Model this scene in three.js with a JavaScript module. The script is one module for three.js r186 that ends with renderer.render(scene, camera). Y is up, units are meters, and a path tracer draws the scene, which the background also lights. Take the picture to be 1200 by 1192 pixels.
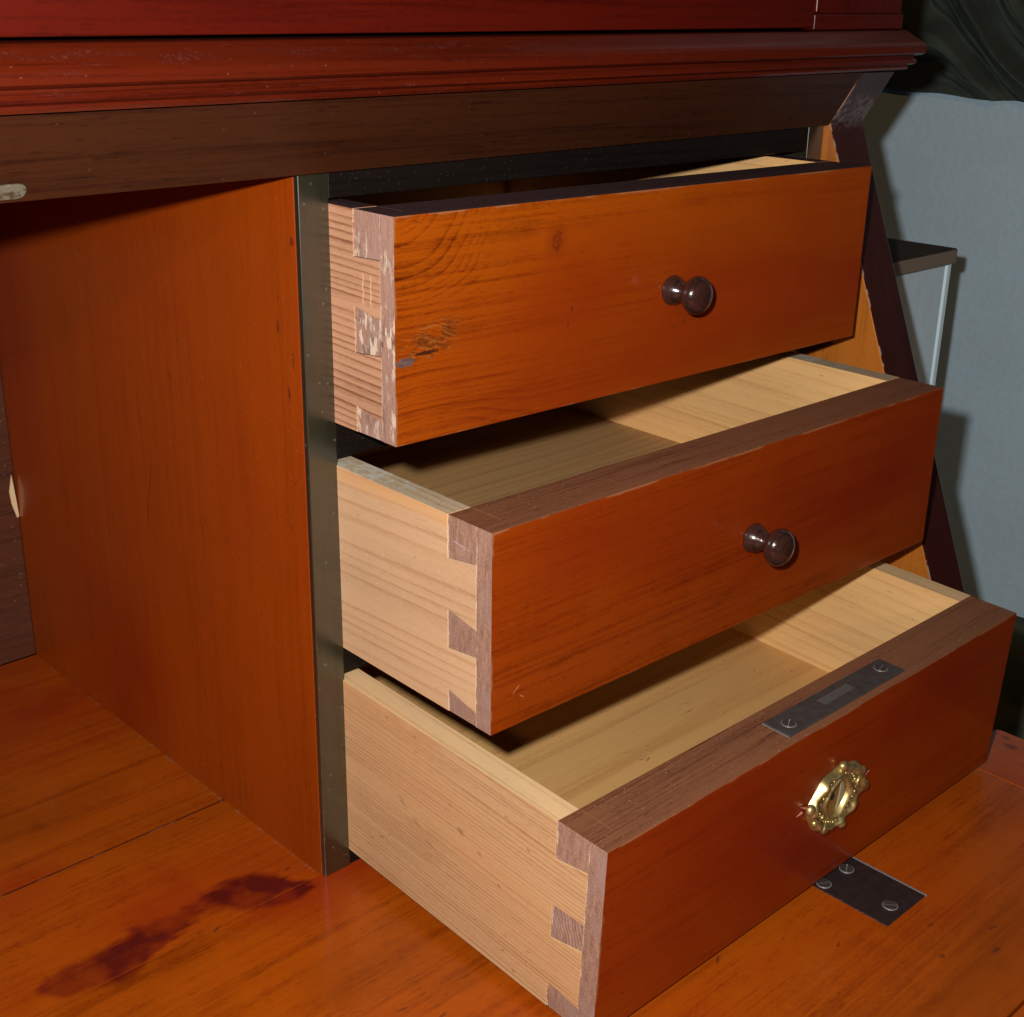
import * as THREE from 'three';
import { RoundedBoxGeometry } from 'three/addons/geometries/RoundedBoxGeometry.js';
import { mergeGeometries, toCreasedNormals } from 'three/addons/utils/BufferGeometryUtils.js';

// ---------------------------------------------------------------- camera, light, exposure
const scene = new THREE.Scene();
scene.background = new THREE.Color(0x000000);
const camera = new THREE.PerspectiveCamera(42.16, 1024 / 1017, 0.02, 30);
camera.rotation.order = 'YXZ';
camera.rotation.set(-0.3639, -0.7632, 0.0178);
camera.position.set(-0.3965, 0.4955, 0.5571);

const renderer = new THREE.WebGLRenderer({ antialias: true });
renderer.toneMapping = THREE.LinearToneMapping;
renderer.toneMappingExposure = 1.0;
renderer.shadowMap.enabled = true;

// the flash of the compact camera, a little up and left of its lens
const FLASH = new THREE.Vector3(-0.4071, 0.5305, 0.5136);
const flash = new THREE.PointLight(new THREE.Color(1, 0.98, 0.95), 2.55, 0, 2);
flash.position.copy(FLASH); flash.castShadow = true; flash.shadow.radius = 0.45;
scene.add(flash);
// a warm room lamp some way off to the left
const LAMP = new THREE.Vector3(-2.6, 1.9, 3.2);
const roomLamp = new THREE.PointLight(new THREE.Color(1, 0.54, 0.2), 6.5, 0, 2);
roomLamp.position.copy(LAMP); roomLamp.castShadow = true; roomLamp.shadow.radius = 5;
scene.add(roomLamp);

// ---------------------------------------------------------------- noise
function rng(seed) { let s = seed >>> 0; return () => { s = (s + 0x6D2B79F5) >>> 0; let t = s; t = Math.imul(t ^ (t >>> 15), t | 1); t ^= t + Math.imul(t ^ (t >>> 7), t | 61); return ((t ^ (t >>> 14)) >>> 0) / 4294967296; }; }
const TAB = new Float32Array(65536); { const r = rng(7); for (let i = 0; i < 65536; i++) TAB[i] = r(); }
const hash = (x, y) => TAB[(Math.imul(x, 73856093) ^ Math.imul(y, 19349663) ^ (x << 7)) & 65535];
function noise(x, y) {
  const xi = Math.floor(x), yi = Math.floor(y); let fx = x - xi, fy = y - yi;
  fx = fx * fx * (3 - 2 * fx); fy = fy * fy * (3 - 2 * fy);
  const a = hash(xi, yi), b = hash(xi + 1, yi), c = hash(xi, yi + 1), d = hash(xi + 1, yi + 1);
  return a + (b - a) * fx + (c - a) * fy + (a - b - c + d) * fx * fy;
}
function fbm(x, y, n = 4) { let s = 0, a = 0.5, t = 0; for (let i = 0; i < n; i++) { s += a * noise(x, y); t += a; x = x * 2.03 + 17.1; y = y * 2.03 + 5.7; a *= 0.5; } return s / t; }
const clamp = (v, a = 0, b = 1) => v < a ? a : v > b ? b : v;
const smooth = (a, b, v) => { const t = clamp((v - a) / (b - a)); return t * t * (3 - 2 * t); };
const enc = (v) => { v = clamp(v); return Math.round(255 * (v <= 0.0031308 ? v * 12.92 : 1.055 * Math.pow(v, 1 / 2.4) - 0.055)); };

// ---------------------------------------------------------------- textures
// paint(X, Y) -> [r, g, b, height 0..1, roughness 0..1], X and Y in metres over a piece of W x H metres
function texture(w, h, W, H, paint, bumpScale, extra = {}) {
  const col = new Uint8Array(w * h * 4), dat = new Uint8Array(w * h * 4);
  for (let j = 0, k = 0; j < h; j++) for (let i = 0; i < w; i++, k += 4) {
    const c = paint((i + 0.5) / w * W, (j + 0.5) / h * H);
    col[k] = enc(c[0]); col[k + 1] = enc(c[1]); col[k + 2] = enc(c[2]); col[k + 3] = 255;
    const b = Math.round(255 * clamp(c[3])), r = Math.round(255 * clamp(c[4]));
    dat[k] = b; dat[k + 1] = r; dat[k + 2] = 255; dat[k + 3] = 255;      // red: height, green: roughness
  }
  const mk = (d, srgb) => {
    const t = new THREE.DataTexture(d, w, h, THREE.RGBAFormat);
    t.magFilter = THREE.LinearFilter; t.minFilter = THREE.LinearMipmapLinearFilter; t.generateMipmaps = true;
    t.wrapS = t.wrapT = THREE.RepeatWrapping; if (srgb) t.colorSpace = THREE.SRGBColorSpace; t.needsUpdate = true; return t;
  };
  const data = mk(dat), m = new THREE.MeshPhysicalMaterial({ map: mk(col, true), bumpMap: data, bumpScale, roughnessMap: data, roughness: 1, specularIntensity: 0.4, ...extra });
  m.userData.W = W; m.userData.H = H;
  return m;
}
const mix = (a, b, t) => [a[0] + (b[0] - a[0]) * t, a[1] + (b[1] - a[1]) * t, a[2] + (b[2] - a[2]) * t];
// wood with the grain along X
function wood(w, h, W, H, o, marks, extra) {
  const sx = o.seed * 13.7, sy = o.seed * 7.3;
  const ringAt = o.ringField || ((X, Y) => Y + o.slope * X);
  return texture(w, h, W, H, (X, Y) => {
    const warp = (fbm(X * o.wx + sx, Y * o.wy + sy, 3) - 0.5) * o.warp;
    const t0 = (ringAt(X, Y) + warp) / o.spacing, t = t0 + 0.9 * (noise(t0 * 0.45 + sx, 3.3) - 0.5) * 2;
    const ph = t - Math.floor(t), lw = 0.6 + 0.8 * noise(Math.floor(t) * 3.1 + sx, 0.5);
    let ring = (0.3 * smooth(0.2, 0.7, ph) + 0.7 * smooth(0.62, 0.9, ph)) * (1 - smooth(0.92, 1, ph)) * lw * (o.ringAmt ? o.ringAmt(X, Y) : 1);
    const fibre = noise(X * 22 + sx, Y * 1900 + sy) * 0.6 + noise(X * 60 + sx, Y * 4200) * 0.4;
    const streak = fbm(X * 6 + sy, Y * 160 + sx, 3);
    const patch = fbm(X * o.px + sx * 2, Y * o.py + sy * 2, 4), curl = (fbm(X * 70 + sx, Y * 26 + 5, 3) - 0.5) * (o.curl ?? 0), fine = (noise(X * 420 + sx, Y * 2100 + sy) - 0.5) * (o.fine ?? 0.3);
    const line = (fbm(X * 7 + sx, Y * 620 + sy, 2) - 0.5) * (o.line ?? 0.2);
    let pore = noise(X * 110 + sx, Y * 2600 + sy); pore = smooth(0.83, 0.93, pore) * o.pore;
    let c = mix(o.base, o.dark, clamp(ring * o.ring + (streak - 0.5) * o.streak + (fibre - 0.5) * o.fibre + pore + curl + fine + line));
    c = mix(c, o.tint, 0.85 * clamp((patch - 0.42) * o.patch));
    const lum = 1 + (patch - 0.5) * (o.cloud ?? 0.3);
    c = [c[0] * lum, c[1] * lum, c[2] * lum];
    const s = { c, hgt: 0.6 - ring * 0.06 * o.ring + (fibre - 0.5) * 0.25 - pore * 0.4, r: o.rough + (patch - 0.5) * 0.12 + (fibre - 0.5) * 0.05 };
    if (marks) marks(X, Y, s);
    return [s.c[0], s.c[1], s.c[2], s.hgt, s.r];
  }, o.bump, extra);
}
// small dents and dark nicks with outlines of their own
function nicks(list) {
  return (X, Y, s) => {
    for (const [x, y, rx, ry, dark, a = 0] of list) {
      const dx = X - x, dy = Y - y; if (Math.abs(dx) > rx * 3 + ry * 3 || Math.abs(dy) > ry * 3 + rx * 3) continue;
      const u = dx * Math.cos(a) + dy * Math.sin(a), v = -dx * Math.sin(a) + dy * Math.cos(a);
      const d = Math.hypot(u / rx, v / ry) + (noise(X * 1400, Y * 1400) - 0.5) * 0.7, k = 1 - smooth(0.55, 1.05, d);
      if (k <= 0) continue;
      s.c = mix(s.c, dark, k * 0.65); s.hgt -= 0.3 * k; s.r += 0.2 * k;
    }
  };
}
function randomNicks(seed, n, W, H, dark, size = 0.0016) {
  const r = rng(seed), out = [];
  for (let i = 0; i < n; i++) { const q = size * (0.25 + 0.9 * r() * r()); out.push([r() * W, r() * H, q * (1 + 1.6 * r()), q * 0.55, dark, (r() - 0.5) * 1.1]); }
  return out;
}
function specks(seed, density, colour) {        // scattered light dust grains
  return (X, Y, s) => { const g = hash(Math.floor(X * 2200) + seed, Math.floor(Y * 2200)); if (g > 1 - density) s.c = mix(s.c, colour, 0.35 + 0.4 * hash(Math.floor(X * 2200), seed)); };
}
const all = (...f) => (X, Y, s) => { for (const k of f) k(X, Y, s); };

const DARKRED = [0.05, 0.009, 0.004];
const CHERRY = { base: [0.245, 0.037, 0.0016], dark: [0.085, 0.0075, 0.0008], tint: [0.12, 0.008, 0.0016], wx: 3, wy: 16, warp: 0.05, slope: 0.05, spacing: 0.011, px: 4.5, py: 9, ring: 0.16, streak: 0.75, fibre: 0.35, patch: 2.6, cloud: 0.75, pore: 0.3, curl: 0.35, fine: 0.35, line: 0.75, rough: 0.3, bump: 0.00012 };
const VARNISH = { clearcoat: 0.3, clearcoatRoughness: 0.14, specularIntensity: 0.5 };

// drawer fronts; their arrises are rubbed through to paler wood here and there
const worn = (h, seed) => (X, Y, s) => {
  const d = Math.min(X, h - Y, Y + 0.0006) + 0.0011 * (fbm(X * 240 + seed, Y * 240, 3) - 0.5), k = (1 - smooth(0.0004, 0.0016, d)) * smooth(0.4, 0.62, fbm(X * 55 + seed, Y * 55 + 2, 3));
  s.c = mix(s.c, [0.3, 0.13, 0.055], 0.6 * k); s.r += 0.3 * k;
};
const W = 0.4, D1H = 0.1161, D2H = 0.111, D3H = 0.1164;
const scratchPale = (x, y, len, wid, a, k, col = [0.5, 0.38, 0.26]) => (X, Y, s) => {
  const dx = X - x, dy = Y - y, u = dx * Math.cos(a) + dy * Math.sin(a), v = -dx * Math.sin(a) + dy * Math.cos(a);
  if (Math.abs(u) > len || Math.abs(v) > wid * 2) return;
  const d = Math.abs(v + (noise(u * 900, x * 999) - 0.5) * wid) / wid + Math.pow(Math.abs(u) / len, 4) + (noise(X * 2500, Y * 2500) - 0.4) * 0.8;
  s.c = mix(s.c, col, k * (1 - smooth(0.4, 1, d)));
};
const front1 = wood(1400, 420, W, D1H, { ...CHERRY, base: [0.315, 0.06, 0.002], tint: [0.17, 0.017, 0.0015], seed: 1, ring: 0.55, spacing: 0.0042, warp: 0.012, wx: 9, wy: 22, ringAmt: (X, Y) => 0.25 + 0.6 * Math.max((1 - smooth(0.06, 0.13, X)) * (1 - smooth(0.035, 0.05, Y)), (1 - smooth(0.03, 0.07, X)) * smooth(0.06, 0.08, Y)) - 0.13 * smooth(0.1, 0.2, X),
  ringField: (X, Y) => {
    const a = Math.hypot((X - 0.02) * 0.62, Y + 0.030);                      // arched figure at the lower left
    const b = Math.hypot((X - 0.004) * 0.8, (Y - 0.125)) * 0.9 + 0.011;        // the fan at the upper left
    const k = Math.hypot((X - 0.1094) * 0.8, Y - 0.0938);                     // bends round the knot
    const w = smooth(0.045, 0.075, Y + 0.06 * X), f = smooth(0.02, 0.26, X);
    return (a * (1 - w) + b * w) * (1 - f) + (Y * 0.45 + X * 0.05) * f - 0.012 * Math.exp(-k * k / 0.0003);
  } }, all((X, Y, s) => {
    let d = Math.hypot((X - 0.1094) / 0.0042, (Y - 0.0938) / 0.0062) + (noise(X * 500, Y * 500) - 0.5) * 0.5;
    let k = 1 - smooth(0.6, 1.15, d); s.c = mix(s.c, [0.05, 0.007, 0.002], k * (0.6 + 0.4 * Math.sin(d * 11))); s.hgt -= 0.2 * k; d = Math.hypot((X - 0.1094) / 0.011, (Y - 0.0938) / 0.013); s.c = mix(s.c, [0.2, 0.028, 0.002], 0.55 * (1 - smooth(0.3, 1.1, d + 0.4 * (fbm(X * 120, Y * 90, 3) - 0.5))));
    // the burl with its torn ripples and the chip out of the arris
    d = Math.hypot((X - 0.021) / 0.027, (Y - 0.053 - 0.15 * (X - 0.02)) / 0.0105) + (fbm(X * 180, Y * 180, 3) - 0.5) * 0.9;
    k = 1 - smooth(0.55, 1.05, d);
    if (k > 0) { const q = fbm(X * 120 + 3, Y * 420 + 0.5 * Math.sin(X * 300), 4), rip = Math.sin((Y + 0.2 * (X - 0.02)) * 2500 + 16 * fbm(X * 110, Y * 220, 4));
      s.c = mix(s.c, [0.16, 0.036, 0.005], k * 0.8 * smooth(0.4, 0.62, q)); s.c = mix(s.c, [0.38, 0.15, 0.03], k * 0.35 * smooth(0.4, 1, rip) * smooth(0.35, 0.6, fbm(X * 200, Y * 300, 3))); s.c = mix(s.c, [0.07, 0.018, 0.004], k * 0.7 * smooth(0.6, 1, -rip) * smooth(0.45, 0.6, q)); s.hgt += k * (0.45 * rip * (0.4 + q) - 0.15); }
    d = Math.hypot((X - 0.0055) / 0.0085, (Y - 0.0435) / 0.0026) + (noise(X * 700, Y * 900) - 0.5) * 0.6;
    k = 1 - smooth(0.7, 1, d); s.c = mix(s.c, mix([0.16, 0.095, 0.085], [0.04, 0.015, 0.015], fbm(X * 300, Y * 1600, 3)), k); s.r += 0.4 * k; s.hgt -= 0.4 * k;
    d = Math.hypot((X - 0.020) / 0.009, (Y - 0.0465) / 0.0011) + (noise(X * 700, Y * 900) - 0.5) * 0.6;
    k = 1 - smooth(0.7, 1, d); s.c = mix(s.c, [0.05, 0.012, 0.004], k); s.hgt -= 0.3 * k;
  }, nicks([[0.1225, 0.0555, 0.0007, 0.0024, DARKRED, 0.2], [0.12, 0.047, 0.0006, 0.0017, DARKRED, -0.2], [0.218, 0.035, 0.0013, 0.0009, DARKRED], [0.209, 0.033, 0.0011, 0.0008, DARKRED], [0.014, 0.1125, 0.0012, 0.0006, DARKRED], [0.055, 0.106, 0.0008, 0.0005, DARKRED], ...randomNicks(3, 40, W, D1H, DARKRED, 0.0009)]), worn(D1H, 1)), VARNISH);
const front2 = wood(1400, 400, W, D2H, { ...CHERRY, seed: 4, slope: -0.12 }, all(nicks([[0.118, 0.047, 0.0006, 0.0018, DARKRED, 0.3], [0.355, 0.032, 0.0014, 0.0009, DARKRED], [0.335, 0.023, 0.002, 0.0007, DARKRED], [0.10, 0.02, 0.0009, 0.0007, DARKRED], [0.175, 0.061, 0.0009, 0.0006, DARKRED], ...randomNicks(5, 55, W, D2H, DARKRED, 0.001)]), scratchPale(0.017, 0.0205, 0.004, 0.0003, 0.7, 0.8, [0.5, 0.28, 0.1]), scratchPale(0.021, 0.0155, 0.002, 0.0003, -0.5, 0.8, [0.5, 0.28, 0.1]), worn(D2H, 5)), VARNISH);
const front3 = wood(1400, 420, W, D3H, { ...CHERRY, seed: 9, slope: 0.1 }, all(nicks(randomNicks(11, 70, W, D3H, DARKRED, 0.001)), scratchPale(0.158, 0.052, 0.0024, 0.0002, 0.9, 0.7, [0.45, 0.2, 0.1]), scratchPale(0.262, 0.087, 0.0016, 0.0002, 1.2, 0.5, [0.05, 0.01, 0.005]), worn(D3H, 9)), VARNISH);
// the unvarnished top edge of the fronts and their end grain
const MAHOG = { base: [0.19, 0.075, 0.034], dark: [0.07, 0.02, 0.01], tint: [0.12, 0.042, 0.02], wx: 4, wy: 40, warp: 0.01, slope: 0.02, spacing: 0.006, px: 9, py: 60, ring: 0.3, streak: 1.1, fibre: 0.9, patch: 1.1, cloud: 0.4, pore: 0.5, rough: 0.62, bump: 0.0002 };
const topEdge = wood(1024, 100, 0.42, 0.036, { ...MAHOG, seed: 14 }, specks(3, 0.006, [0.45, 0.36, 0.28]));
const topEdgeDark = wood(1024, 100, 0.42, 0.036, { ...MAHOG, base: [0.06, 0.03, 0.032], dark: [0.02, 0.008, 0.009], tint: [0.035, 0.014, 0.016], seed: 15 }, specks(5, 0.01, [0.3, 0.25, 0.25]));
const endGrain = (seed, chips) => texture(220, 420, 0.036, 0.118, (X, Y) => {
  const g = fbm(X * 700 + seed, Y * 160, 3), f = noise(X * 2600 + seed, Y * 2600), p = fbm(X * 90 + seed, Y * 60, 3);
  let c = mix([0.37, 0.215, 0.155], [0.17, 0.082, 0.052], clamp(g * 0.8 + (f - 0.5) * 0.7)); c = mix(c, [0.30, 0.19, 0.16], clamp((p - 0.45) * 2));
  const s = { c, hgt: 0.5 + (f - 0.5) * 0.6 + (g - 0.5) * 0.4, r: 0.8 };
  // pale broken glue lines along the joint
  const gl = Math.min(Math.abs(X - 0.0026), Math.abs(X - 0.0247) * 1.3), gk = (1 - smooth(0.0002, 0.0007, gl + 0.0006 * (noise(X * 900, Y * 900) - 0.3))) * smooth(0.38, 0.55, fbm(Y * 160 + seed, 3, 3));
  s.c = mix(s.c, [0.66, 0.54, 0.4], 0.75 * gk); s.hgt += 0.3 * gk;
  if (chips) chips(X, Y, s);
  return [...s.c, s.hgt, s.r];
}, 0.0003);
const PALE = [0.68, 0.56, 0.42];
const end1 = endGrain(2, (X, Y, s) => {       // X = z + 0.036, Y = y: torn pale splinters
  const q = fbm(X * 330 - Y * 60, Y * 130 + X * 190, 5), zone = Math.max(1 - Math.abs(Y - 0.052) / 0.022, 0.55 * (1 - Math.abs(Y - 0.012) / 0.018), 0.45 * (1 - Math.abs(Y - 0.095) / 0.014));
  const k = 0.8 * smooth(0.6, 0.7, q + 0.1 * clamp(zone) - 0.03) * clamp(zone * 1.6 + 0.1);
  s.c = mix(s.c, [0.42, 0.25, 0.2], 0.4);
  s.c = mix(s.c, PALE, k); s.hgt += 0.5 * k;
  s.c = mix(s.c, [0.1, 0.06, 0.05], smooth(0.62, 0.7, fbm(X * 300 + 9, Y * 110, 3)) * clamp(zone) * 0.7);
});
const end2 = endGrain(6, scratchPale(0.012, 0.097, 0.008, 0.0006, -0.15, 0.7, [0.42, 0.36, 0.36]));
const end3 = endGrain(11, (X, Y, s) => { if (Math.abs(Y - 0.057) < 0.009 && X < 0.025) { const q = Math.sin(X * 2600 + Y * 900 + 4 * noise(X * 300, Y * 300)); s.c = mix(s.c, [0.5, 0.4, 0.34], 0.4 * smooth(0.6, 1, q)); s.hgt += 0.2 * q; } });

// pine
const PINE = { base: [0.66, 0.42, 0.2], dark: [0.4, 0.19, 0.07], tint: [0.55, 0.31, 0.13], wx: 3, wy: 22, warp: 0.006, slope: 0.02, spacing: 0.0042, px: 7, py: 26, ring: 0.5, streak: 0.5, fibre: 0.35, patch: 1.0, cloud: 0.3, pore: 0.12, rough: 0.7, bump: 0.00022 };
const BROWN = [0.26, 0.11, 0.045];
const side1 = wood(1200, 420, 0.36, 0.118, { ...PINE, base: [0.5, 0.27, 0.155], dark: [0.22, 0.085, 0.04], tint: [0.46, 0.24, 0.14], seed: 21, ring: 0.85, spacing: 0.0044, slope: 0.03, warp: 0.004 }, all((X, Y, s) => {
  const zz = X - 0.36;                     // scribed marks beside the dovetails
  for (const a of [-0.026, -0.0195]) { const k = (1 - smooth(0.0002, 0.0006, Math.abs(zz - a + 0.0003 * Math.sin(Y * 900)))) * smooth(0.068, 0.07, Y) * (1 - smooth(0.084, 0.086, Y)); s.c = mix(s.c, [0.75, 0.5, 0.36], k * 0.7); }
}, nicks(randomNicks(31, 40, 0.36, 0.118, BROWN, 0.0012))));
const side2 = wood(1200, 400, 0.36, 0.118, { ...PINE, base: [0.57, 0.362, 0.205], dark: [0.38, 0.2, 0.1], tint: [0.5, 0.29, 0.15], seed: 23, slope: -0.05, spacing: 0.0085, ring: 0.5 }, all(specks(9, 0.0012, [0.85, 0.75, 0.6]), nicks(randomNicks(33, 30, 0.36, 0.118, BROWN, 0.001)), (X, Y, s) => { const k = smooth(0.1035, 0.107, Y + 0.002 * noise(X * 40, 3)) ; s.c = mix(s.c, [0.6, 0.3, 0.1], 0.45 * k); }));
const side3 = wood(1300, 420, 0.36, 0.118, { ...PINE, base: [0.55, 0.333, 0.168], dark: [0.33, 0.155, 0.065], tint: [0.46, 0.215, 0.085], fibre: 0.6, patch: 1.5, seed: 27, slope: 0.02, spacing: 0.0026, ring: 0.65, warp: 0.004, px: 11 }, all(nicks([[0.205, 0.062, 0.005, 0.0022, [0.36, 0.2, 0.1], -0.5], [0.218, 0.055, 0.005, 0.0012, [0.34, 0.19, 0.09], -0.3], [0.255, 0.07, 0.0035, 0.002, [0.24, 0.14, 0.07], -0.3], [0.271, 0.064, 0.003, 0.0015, [0.3, 0.18, 0.09], -0.3], [0.23, 0.047, 0.0045, 0.0011, [0.24, 0.13, 0.06], -0.3], [0.287, 0.053, 0.0016, 0.001, [0.22, 0.12, 0.06], 0], [0.246, 0.082, 0.002, 0.001, [0.3, 0.17, 0.08], 0], ...randomNicks(35, 80, 0.36, 0.118, BROWN, 0.0015)]), (X, Y, s) => { const k = smooth(0.55, 0.7, fbm(X * 30 + 4, Y * 60, 4)) * (1 - smooth(0.01, 0.05, Math.abs(X - 0.21))); s.c = mix(s.c, [0.4, 0.2, 0.09], 0.35 * k); }));
const pineInner = wood(1024, 360, 0.36, 0.118, { ...PINE, base: [0.72, 0.43, 0.175], dark: [0.5, 0.25, 0.085], tint: [0.64, 0.34, 0.125], line: 0.5, seed: 41, spacing: 0.011, ring: 0.35, slope: 0.03 }, nicks(randomNicks(43, 30, 0.36, 0.118, BROWN, 0.0012)));
const pineTop = wood(900, 64, 0.36, 0.022, { ...PINE, base: [0.62, 0.42, 0.22], dark: [0.38, 0.22, 0.1], tint: [0.58, 0.33, 0.14], seed: 45, spacing: 0.005, px: 20, py: 90 }, nicks(randomNicks(46, 25, 0.36, 0.022, BROWN, 0.0011)));
const pineTopDusty = wood(900, 64, 0.36, 0.022, { ...PINE, base: [0.47, 0.36, 0.23], dark: [0.25, 0.16, 0.09], tint: [0.4, 0.33, 0.24], seed: 47, spacing: 0.005, px: 24, py: 90, patch: 2.2 }, all(specks(13, 0.03, [0.6, 0.58, 0.5]), (X, Y, s) => { const k = smooth(0.5, 0.62, fbm(X * 160, Y * 200, 4)) * smooth(0.19, 0.22, X) * (1 - smooth(0.27, 0.3, X)); s.c = mix(s.c, [0.5, 0.48, 0.41], k * 0.7); }, nicks(randomNicks(48, 40, 0.36, 0.022, [0.1, 0.06, 0.04], 0.0013))));
const trayMap = (seed, o, marks) => wood(1200, 900, 0.4, 0.36, { ...PINE, wx: 4, wy: 9, warp: 0.03, px: 5, py: 12, seed, ...o }, marks);
const tray2 = trayMap(51, { base: [0.48, 0.28, 0.115], dark: [0.3, 0.15, 0.055], tint: [0.41, 0.215, 0.08], spacing: 0.013, ring: 0.4, patch: 1.2 }, nicks(randomNicks(52, 60, 0.4, 0.36, BROWN, 0.0014)));
const tray3 = trayMap(53, { base: [0.62, 0.35, 0.125], dark: [0.42, 0.19, 0.055], tint: [0.54, 0.265, 0.08], spacing: 0.022, ring: 0.35, patch: 1.3 }, all(nicks(randomNicks(54, 120, 0.4, 0.36, [0.2, 0.1, 0.05], 0.0018)), specks(21, 0.0006, [0.8, 0.75, 0.65])));

// desk woods
const XB = -0.64, WB = 1.14;                 // boards run along x from XB
const STAIN = [[-0.1655, -0.02, 0.0175], [-0.143, -0.0165, 0.02], [-0.12, -0.0215, 0.0165], [-0.104, -0.0195, 0.009], [-0.087, -0.0235, 0.0055], [-0.07, -0.026, 0.0075], [-0.055, -0.0185, 0.0175], [-0.0425, -0.009, 0.0145]];
const stain = (z0) => (X, Y, s) => {          // the dried wine-red spill across two boards
  const x = X + XB, z = z0 + Y, n = (fbm(x * 34 + 3, z * 60, 4) - 0.5) * 0.019 + (fbm(x * 90, z * 420, 3) - 0.5) * 0.006;
  let e = 0;
  for (const [cx, cz, r] of STAIN) e += Math.exp(-4 * (Math.hypot((x - cx) * 0.85 + n * 0.9, z - cz + n) - r * 0.92) / 0.013);
  const d = -Math.log(e + 1e-12) / 4 * 0.013, f = fbm(x * 70 + 5, z * 70, 4), k = (1 - smooth(-0.004, 0.003, d)) * clamp(0.3 + 1.05 * f) , deep = smooth(0.42, 0.62, f) * (1 - smooth(-0.006, 0, d));
  s.c = [s.c[0] * (1 - 0.62 * k), s.c[1] * (1 - 0.86 * k), s.c[2] * (1 + 0.5 * k)]; s.c = mix(s.c, [0.05, 0.006, 0.005], 0.5 * deep * k);
  s.r += 0.1 * k;
};
const FLOOR = { ...CHERRY, base: [0.34, 0.062, 0.002], dark: [0.12, 0.012, 0.001], tint: [0.18, 0.0155, 0.0016], line: 0.5, rough: 0.32, patch: 2.7, cloud: 0.85, px: 8, py: 15, streak: 0.8, ring: 0.12, spacing: 0.016 };
const board = (seed, z0, z1, marks, o = {}) => wood(1700, Math.max(120, Math.round((z1 - z0) * 1300)), WB, z1 - z0, { ...FLOOR, seed, ...o }, marks, VARNISH);
const NB = (seed, n, h) => nicks(randomNicks(seed, n, WB, h, [0.06, 0.008, 0.004], 0.0022));
const footDust = (z0) => (X, Y, s) => { const d = Math.abs(X + XB - (-0.0158)) + 0.0012 * noise(Y * 500, X * 500), k = (1 - smooth(0.0003, 0.0012, d)) * smooth(0.35, 0.6, fbm(Y * 90 + z0, 2, 3)); s.c = mix(s.c, [0.22, 0.12, 0.085], 0.8 * k); };
const dustEdge = (at) => (X, Y, s) => { const k = smooth(0.0022, 0.0004, Math.abs(Y - at) + 0.0014 * noise(X * 300, Y * 300)) * smooth(0.3, 0.6, fbm(X * 60, 4, 3)); s.c = mix(s.c, [0.02, 0.007, 0.004], 0.9 * smooth(at - 0.0016, at - 0.0011, Y)); s.c = mix(s.c, [0.2, 0.1, 0.07], 0.75 * k * smooth(0.45, 0.6, fbm(X * 130, 9, 3))); };
const boardA = board(61, -0.396, -0.112, all(dustEdge(0.2818), footDust(1), NB(1, 60, 0.284))), boardB = board(63, -0.112, -0.0049, all(stain(-0.112), footDust(2), NB(2, 40, 0.107))), boardC = board(65, -0.0049, 0.184, all(stain(-0.0049), NB(4, 70, 0.19)));
const flapWood = board(67, 0.186, 0.338, all(nicks([[0.86, 0.085, 0.002, 0.001, DARKRED], [0.885, 0.111, 0.0045, 0.001, DARKRED, 0.3], [0.868, 0.122, 0.005, 0.0016, DARKRED, 0.1], [0.84, 0.104, 0.0022, 0.0016, DARKRED], [0.955, 0.105, 0.005, 0.0012, DARKRED, 0.9]]), NB(6, 70, 0.152)));
const flapWoodEnd = board(69, 0.338, 0.64, NB(8, 150, 0.3));
const clampWood = wood(900, 160, 0.46, 0.065, { ...FLOOR, seed: 71 }, nicks([[0.02, 0.045, 0.006, 0.004, [0.05, 0.012, 0.016]], [0.012, 0.054, 0.004, 0.003, [0.06, 0.015, 0.02]], ...randomNicks(72, 60, 0.46, 0.065, DARKRED, 0.002)]), VARNISH);
const partitionWood = wood(820, 820, 0.43, 0.4, { ...CHERRY, base: [0.3, 0.046, 0.002], tint: [0.155, 0.01, 0.002], curl: 0.12, line: 0.12, pore: 0.08, fine: 0.2, seed: 75, ring: 0.05, streak: 0.3, px: 3.2, py: 7, patch: 2.4, cloud: 0.5 }, all(nicks([[0.20, 0.215, 0.034, 0.0006, [0.09, 0.015, 0.006], 0.25], [0.32, 0.385, 0.006, 0.001, DARKRED], [0.335, 0.372, 0.004, 0.0012, DARKRED], [0.382, 0.388, 0.003, 0.002, DARKRED], [0.30, 0.38, 0.005, 0.0012, DARKRED]]), nicks(randomNicks(76, 120, 0.43, 0.4, DARKRED, 0.0014)), specks(31, 0.0005, [0.5, 0.3, 0.2])), VARNISH);
const innerSide = wood(700, 700, 0.5, 0.6, { ...CHERRY, base: [0.42, 0.135, 0.018], dark: [0.24, 0.06, 0.007], tint: [0.34, 0.1, 0.012], seed: 78 }, null, VARNISH);
const backWood = wood(800, 500, 0.7, 0.43, { ...MAHOG, base: [0.08, 0.023, 0.0095], dark: [0.03, 0.008, 0.004], tint: [0.055, 0.018, 0.01], seed: 81 }, specks(33, 0.004, [0.3, 0.24, 0.2]));
const REDS = { ...MAHOG, base: [0.082, 0.0085, 0.0018], dark: [0.024, 0.0018, 0.0008], tint: [0.042, 0.0028, 0.0014], wy: 26, px: 4, py: 30, rough: 0.3, streak: 1.0, fibre: 0.6, pore: 0.35 };
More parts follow.
